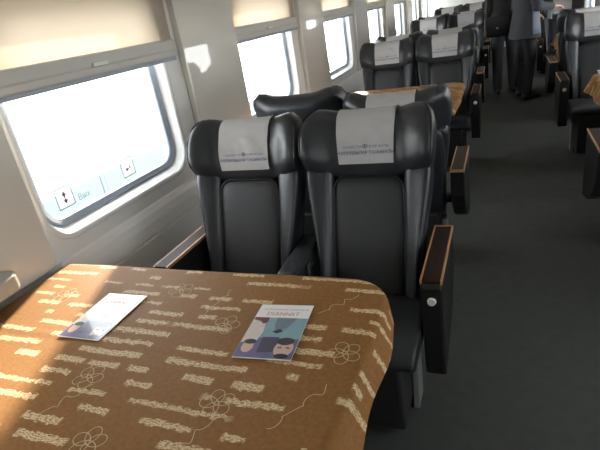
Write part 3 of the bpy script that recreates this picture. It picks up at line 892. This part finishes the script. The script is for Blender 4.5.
# ------------------------------------------------------------------ brochures
def build_brochure():
    r = thing('brochure', '', 'brochure')
    w, h = 0.0775, 0.115
    o = box('sheet', (-w, -h, 0.0), (w, h, 0.0012), MT['paper'], r)
    bpy.data.materials
    mats = ['teal', 'teal_dark', 'cream', 'purple', 'purple_dark', 'face', 'maroon', 'black_print']
    vs, fs, mi = [], [], []
    def poly(p, m, lev):
        b = len(vs); vs.extend([(x * 0.01, y * 0.01, 0.0014 + 0.00012 * lev) for x, y in p]); fs.append(tuple(range(b, b + len(p)))); mi.append(mats.index(m))
    def ell(cx, cy, rx, ry, m, lev, n=16, a0=0.0, a1=2 * PI):
        poly([(cx + rx * math.cos(a0 + (a1 - a0) * i / n), cy + ry * math.sin(a0 + (a1 - a0) * i / n)) for i in range(n)], m, lev)
    poly([(-7.7, -3.5), (7.7, -3.5), (7.7, 5.3), (-7.7, 5.3)], 'teal', 0)
    poly([(-7.7, -11.3), (7.7, -11.3), (7.7, -3.5), (-7.7, -3.5)], 'purple', 0)
    poly([(-1.0, 5.3), (4.8, 5.3), (3.0, 1.0), (0.4, -1.0), (-0.6, 1.5)], 'teal_dark', 1)
    poly([(-0.6, -0.8), (1.4, 0.4), (2.4, -0.6), (0.8, -1.6)], 'black_print', 2)
    poly([(-7.7, 4.2), (-6.0, 3.6), (-3.6, 2.4), (-3.0, -1.0), (-3.6, -5.2), (-7.7, -5.6)], 'cream', 1)
    poly([(-7.4, 5.3), (-3.2, 5.3), (-3.2, 3.0), (-4.4, 2.4), (-5.2, 3.6), (-7.4, 4.2)], 'maroon', 2)
    poly([(-2.4, -3.2), (2.2, -3.0), (2.6, -8.8), (-2.0, -9.4)], 'purple_dark', 1)
    ell(-5.2, -7.2, 1.6, 2.3, 'face', 2); ell(-5.1, -5.2, 1.7, 1.0, 'black_print', 3)
    ell(4.6, -7.4, 2.5, 3.3, 'face', 2); ell(4.4, -4.6, 2.3, 1.5, 'black_print', 3); ell(4.8, -10.2, 1.9, 0.9, 'black_print', 3)
    poly([(3.0, -7.0), (4.0, -6.8), (4.0, -7.3), (3.0, -7.4)], 'black_print', 4); poly([(5.2, -6.8), (6.2, -7.0), (6.2, -7.4), (5.2, -7.3)], 'black_print', 4)
    pic = mesh_obj('cover_picture', vs, fs, [MT[m] for m in mats], r)
    for p, i in zip(pic.data.polygons, mi): p.material_index = i
    LV, LF = [], []
    for body, size, x, y in (('ІЅАNNSТ', 0.022, 0.0, 0.063), ('ЖОЛАУШЫЛАР ТАСЫМАЛЫ', 0.0095, 0.004, 0.088)):
        tv, tf = text_mesh(body, size); b = len(LV)
        LV += [(v.x + x, v.y + y, 0.0016) for v in tv]; LF += [tuple(b + i for i in f) for f in tf]
    mesh_obj('title', LV, LF, MT['red_ink'], r)['label'] = 'red printed title'
    return r
br = build_brochure()
zt = TZ + 0.0095
br.location = (-0.546, 0.925, zt); br.rotation_euler = (0, 0, math.radians(5)); br['group'] = 'glossy brochures'
br['label'] = 'glossy brochure with a sharp cover picture, right one on the nearest table'
sh = dup(br, (-1.121, 0.913, zt), math.radians(1), 'glossy brochure washed out by glare, left one on the nearest table')
dup(br, (-1.17, 4.22, zt), math.radians(5), 'white brochure lying on the second left table')
dup(br, (0.74, 4.25, zt), math.radians(-4), 'pale brochure on the nearest right table')

# ------------------------------------------------------------------ beige wall pocket beside the table
pk = thing('wall_tray', 'beige rounded plastic tray end on the wall beside the table', 'tray', (WL + 0.041, 0, 0))
pr = [(0.0, 0.45), (0.11, 0.45), (0.11, 0.90), (0.10, 0.945), (0.075, 0.97), (0.04, 0.975), (0.0, 0.96)]
prism('tray', [(x, y) for x, y in pr], 'z', 0.80, 0.855, MT['bin'], pk, bev=0.008, smooth=False)

# ------------------------------------------------------------------ people
def capsule(bm, p0, p1, r0, r1, n=12):
    p0, p1 = Vector(p0), Vector(p1); d = p1 - p0; L_ = d.length
    q = Vector((0, 0, 1)).rotation_difference(d.normalized()) if L_ > 1e-6 else Euler((0, 0, 0)).to_quaternion()
    for p, r in ((p0, r0), (p1, r1)):
        bmesh.ops.create_uvsphere(bm, u_segments=n, v_segments=8, radius=r, matrix=Matrix.Translation(p))
    bmesh.ops.create_cone(bm, cap_ends=True, segments=n, radius1=r0, radius2=r1, depth=L_, matrix=Matrix.Translation((p0 + p1) / 2) @ q.to_matrix().to_4x4())
def ellip(bm, c, r, rot=(0, 0, 0)):
    bmesh.ops.create_uvsphere(bm, u_segments=20, v_segments=12, radius=1.0, matrix=Matrix.Translation(c) @ Euler(rot).to_matrix().to_4x4() @ Matrix.Diagonal((*r, 1)))
def fuse(name, bm, m, parent, voxel=0.012, smooth=4):
    o = bm_obj(name, bm, m, parent, True)
    bake(o, ('REMESH', {'mode': 'VOXEL', 'voxel_size': voxel, 'use_smooth_shade': True}), ('SMOOTH', {'factor': 0.5, 'iterations': smooth}))
    return o

def person(label, loc, rz, coat, trouser, arms, feet, coat_len, flap=False):
    """faces +y locally; arms: {side: (elbow, wrist)}; feet: {side: (x, y)}"""
    r = thing('person', label, 'person', loc, rz, None)
    bm = bmesh.new()
    hips, chest, neck = Vector((0, 0, 0.95)), Vector((0, 0.0, 1.30)), Vector((0, 0.0, 1.50))
    ellip(bm, (0, 0, 0.97), (0.155, 0.105, 0.13)); ellip(bm, (0, 0, 1.12), (0.14, 0.095, 0.16)); ellip(bm, (0, 0.005, 1.31), (0.165, 0.11, 0.17))
    capsule(bm, (-0.14, 0, 1.41), (0.14, 0, 1.41), 0.062, 0.062)
    capsule(bm, (0, -0.005, 1.42), (0, 0.012, 1.56), 0.058, 0.054)
    ellip(bm, (0, 0.020, 1.655), (0.076, 0.092, 0.112)); ellip(bm, (0, 0.045, 1.595), (0.055, 0.060, 0.055))
    ellip(bm, (0, 0.118, 1.635), (0.012, 0.020, 0.022)); ellip(bm, (0, 0.104, 1.66), (0.009, 0.016, 0.03))
    for sd in (-1, 1): ellip(bm, (sd * 0.079, 0.01, 1.645), (0.011, 0.02, 0.03))
    ellip(bm, (0, 0.100, 1.598), (0.026, 0.012, 0.007)); ellip(bm, (0, 0.098, 1.588), (0.024, 0.012, 0.007))
    knees = {}
    for sd in (-1, 1):
        fx, fy = feet[sd]
        hip = Vector((sd * 0.085, 0, 0.92)); an = Vector((fx, fy - 0.02, 0.09)); kn = (hip + an) / 2 + Vector((0, 0.025, 0.02)); knees[sd] = (hip, kn, an)
        capsule(bm, hip, kn, 0.082, 0.056); capsule(bm, kn, an, 0.055, 0.036); capsule(bm, an + Vector((0, 0, -0.04)), an + Vector((0, 0.13, -0.055)), 0.036, 0.028)
        el, wr = Vector(arms[sd][0]), Vector(arms[sd][1]); shd = Vector((sd * 0.185, 0, 1.405))
        capsule(bm, shd, el, 0.050, 0.040); capsule(bm, el, wr, 0.039, 0.027)
        d = (wr - el).normalized(); side = d.cross(Vector((0, 0, 1)) if abs(d.z) < 0.8 else Vector((0, 1, 0))).normalized(); up = side.cross(d).normalized()
        for q in (-1, 0, 1): capsule(bm, wr + side * 0.012 * q, wr + d * 0.085 + side * 0.024 * q, 0.015, 0.012, 8)
        for i, (off, ln) in enumerate(((-0.030, 0.062), (-0.010, 0.074), (0.010, 0.068), (0.029, 0.052))):
            b = wr + d * 0.088 + side * off
            k1 = b + d * ln * 0.55 - up * 0.006; k2 = k1 + d * ln * 0.35 - up * ln * 0.38
            capsule(bm, b, k1, 0.0092, 0.0085, 8); capsule(bm, k1, k2, 0.0085, 0.0072, 8)
        tb = wr + d * 0.025 - side * 0.025 * sd; t1 = tb + d * 0.035 - side * 0.030 * sd - up * 0.01; t2 = t1 + d * 0.030 - side * 0.006 * sd - up * 0.01
        capsule(bm, tb, t1, 0.012, 0.010, 8); capsule(bm, t1, t2, 0.010, 0.008, 8)
    fuse('body', bm, MT['skin'], r, 0.0065, 3)
    # eyes and brows
    for sd in (-1, 1):
        e = bmesh.new(); ellip(e, (sd * 0.031, 0.098, 1.662), (0.013, 0.010, 0.008)); bm_obj('eye', e, MT['reveal'], r, True)
        e = bmesh.new(); ellip(e, (sd * 0.031, 0.107, 1.662), (0.006, 0.003, 0.006)); bm_obj('iris', e, MT['hair'], r, True)
        e = bmesh.new(); capsule(e, (sd * 0.018, 0.107, 1.682), (sd * 0.048, 0.096, 1.684), 0.004, 0.003, 8); bm_obj('eyebrow', e, MT['hair'], r, True)
    # hair cap
    e = bmesh.new(); ellip(e, (0, -0.008, 1.690), (0.086, 0.092, 0.092)); ellip(e, (0, -0.035, 1.635), (0.080, 0.065, 0.085)); ellip(e, (0, 0.05, 1.745), (0.06, 0.055, 0.032))
    fuse('hair', e, MT['hair'], r, 0.009, 3)
    # trousers
    e = bmesh.new(); ellip(e, (0, 0, 0.97), (0.168, 0.120, 0.12))
    for sd in (-1, 1):
        hip, kn, an = knees[sd]
        capsule(e, hip, kn, 0.094, 0.074); capsule(e, kn, an + Vector((0, -0.005, 0.0)), 0.074, 0.058)
        capsule(e, an + Vector((0, 0.0, 0.01)), an + Vector((0, 0.015, -0.035)), 0.058, 0.050)
    fuse('trousers', e, trouser, r, 0.011, 3)
    # shoes
    for sd in (-1, 1):
        an = knees[sd][2]; e = bmesh.new()
        ellip(e, (an.x, an.y - 0.02, 0.045), (0.044, 0.062, 0.045)); ellip(e, (an.x, an.y + 0.08, 0.038), (0.046, 0.085, 0.036)); ellip(e, (an.x, an.y + 0.145, 0.030), (0.042, 0.05, 0.028))
        o = fuse('shoe', e, MT['shoe'], r, 0.009, 2)
        for v in o.data.vertices: v.co.z = max(v.co.z, 0.001)
    # coat: torso and skirt rings plus sleeves
    e = bmesh.new()
    rings = []
    for z, rx, ry, y in ((coat_len, 0.222, 0.175, 0.0), (coat_len + 0.02, 0.222, 0.175, 0), (0.92, 0.205, 0.155, 0), (1.08, 0.185, 0.135, 0), (1.22, 0.190, 0.135, 0.0), (1.34, 0.198, 0.138, 0.0), (1.42, 0.185, 0.118, 0), (1.48, 0.11, 0.088, 0), (1.525, 0.082, 0.078, 0.004)):
        rings.append([Vector((rx * math.copysign(abs(math.cos(a)) ** 0.8, math.cos(a)), y + ry * math.sin(a) * (1 + 0.06 * math.sin(5 * a) * (1 if z < 1.0 else 0)), z)) for a in [2 * PI * i / 28 for i in range(28)]])
    vs, fs = loft(rings); bv = [e.verts.new(v) for v in vs]
    for f in fs: e.faces.new([bv[i] for i in f])
    for sd in (-1, 1):
        el, wr = Vector(arms[sd][0]), Vector(arms[sd][1])
        capsule(e, (sd * 0.175, 0, 1.40), el, 0.074, 0.060); capsule(e, el, wr + (el - wr).normalized() * 0.02, 0.060, 0.044)
    capsule(e, (-0.155, 0, 1.415), (0.155, 0, 1.415), 0.078, 0.078); ellip(e, (0, -0.005, 1.46), (0.115, 0.085, 0.06))
    fuse('coat', e, coat, r, 0.012, 3)
    if flap:                                  # window light on the open coat's front, painted as a paler curved sheet
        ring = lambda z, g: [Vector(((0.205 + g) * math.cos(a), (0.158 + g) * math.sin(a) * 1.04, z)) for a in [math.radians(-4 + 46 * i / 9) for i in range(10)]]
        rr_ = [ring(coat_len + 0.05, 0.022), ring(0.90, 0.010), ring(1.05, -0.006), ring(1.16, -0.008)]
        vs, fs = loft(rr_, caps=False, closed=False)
        o = mesh_obj('lit_coat_front', vs, fs, MT['coat_lit'], r, True); bake(o, ('SOLIDIFY', {'thickness': 0.006}))
        o['label'] = 'coat front with window light painted as paler blue-grey'
    return r

p1 = person('person in a blue-grey coat and black trousers standing in the aisle facing right', (0.27, 7.16, 0.0), math.radians(-68), MT['coat_blue'], MT['trouser'],
            {1: ((0.27, 0.02, 1.13), (0.19, 0.24, 1.10)), -1: ((-0.24, -0.02, 1.13), (-0.20, 0.19, 1.03))}, {1: (0.10, 0.02), -1: (-0.14, 0.06)}, 0.76, True)
p2 = person('person in a black jacket standing behind the blue-grey coat in the aisle', (0.035, 7.62, 0.0), math.radians(10), MT['coat_dark'], MT['trouser_grey'],
            {1: ((0.26, -0.02, 1.14), (0.24, 0.16, 0.95)), -1: ((-0.215, -0.03, 1.14), (-0.205, 0.10, 0.93))}, {1: (0.12, 0.05), -1: (-0.10, -0.02)}, 0.84)

bag = thing('shoulder_bag', 'black shoulder bag hanging at the hip of the person in black', 'bag', (-0.07, 7.365, 0.0), math.radians(12))
e = bmesh.new(); add_box(e, (-0.15, -0.06, 0.80), (0.15, 0.05, 1.05), 0.03, 3); bm_obj('bag_body', e, MT['bag'], bag, True)
e = bmesh.new(); add_box(e, (-0.152, -0.068, 0.90), (0.152, -0.056, 1.055), 0.005, 1); bm_obj('flap', e, MT['bag'], bag)
box('buckle', (-0.02, -0.074, 0.90), (0.02, -0.066, 0.925), MT['chrome'], bag, bev=0.002)
pts = [Vector((-0.13, 0, 1.03)), Vector((-0.10, 0.03, 1.2)), Vector((-0.05, 0.13, 1.46)), Vector((0.0, 0.22, 1.505)), Vector((0.05, 0.22, 1.50)), Vector((0.10, 0.12, 1.43)), Vector((0.13, 0.02, 1.2)), Vector((0.14, 0, 1.03))]
rings = [[p + Vector((0.016 * a, 0.003 * b, 0)) for a, b in ((-1, -1), (1, -1), (1, 1), (-1, 1))] for p in pts]
lofted('strap', rings, MT['bag'], bag, smooth=False)
pp = thing('paper_slip', 'small pale paper held in the hand of the person in blue-grey', 'paper', (0.535, 7.09, 1.03), math.radians(-60))
box('sheet', (-0.045, -0.001, -0.075), (0.045, 0.001, 0.075), MT['paper'], pp)
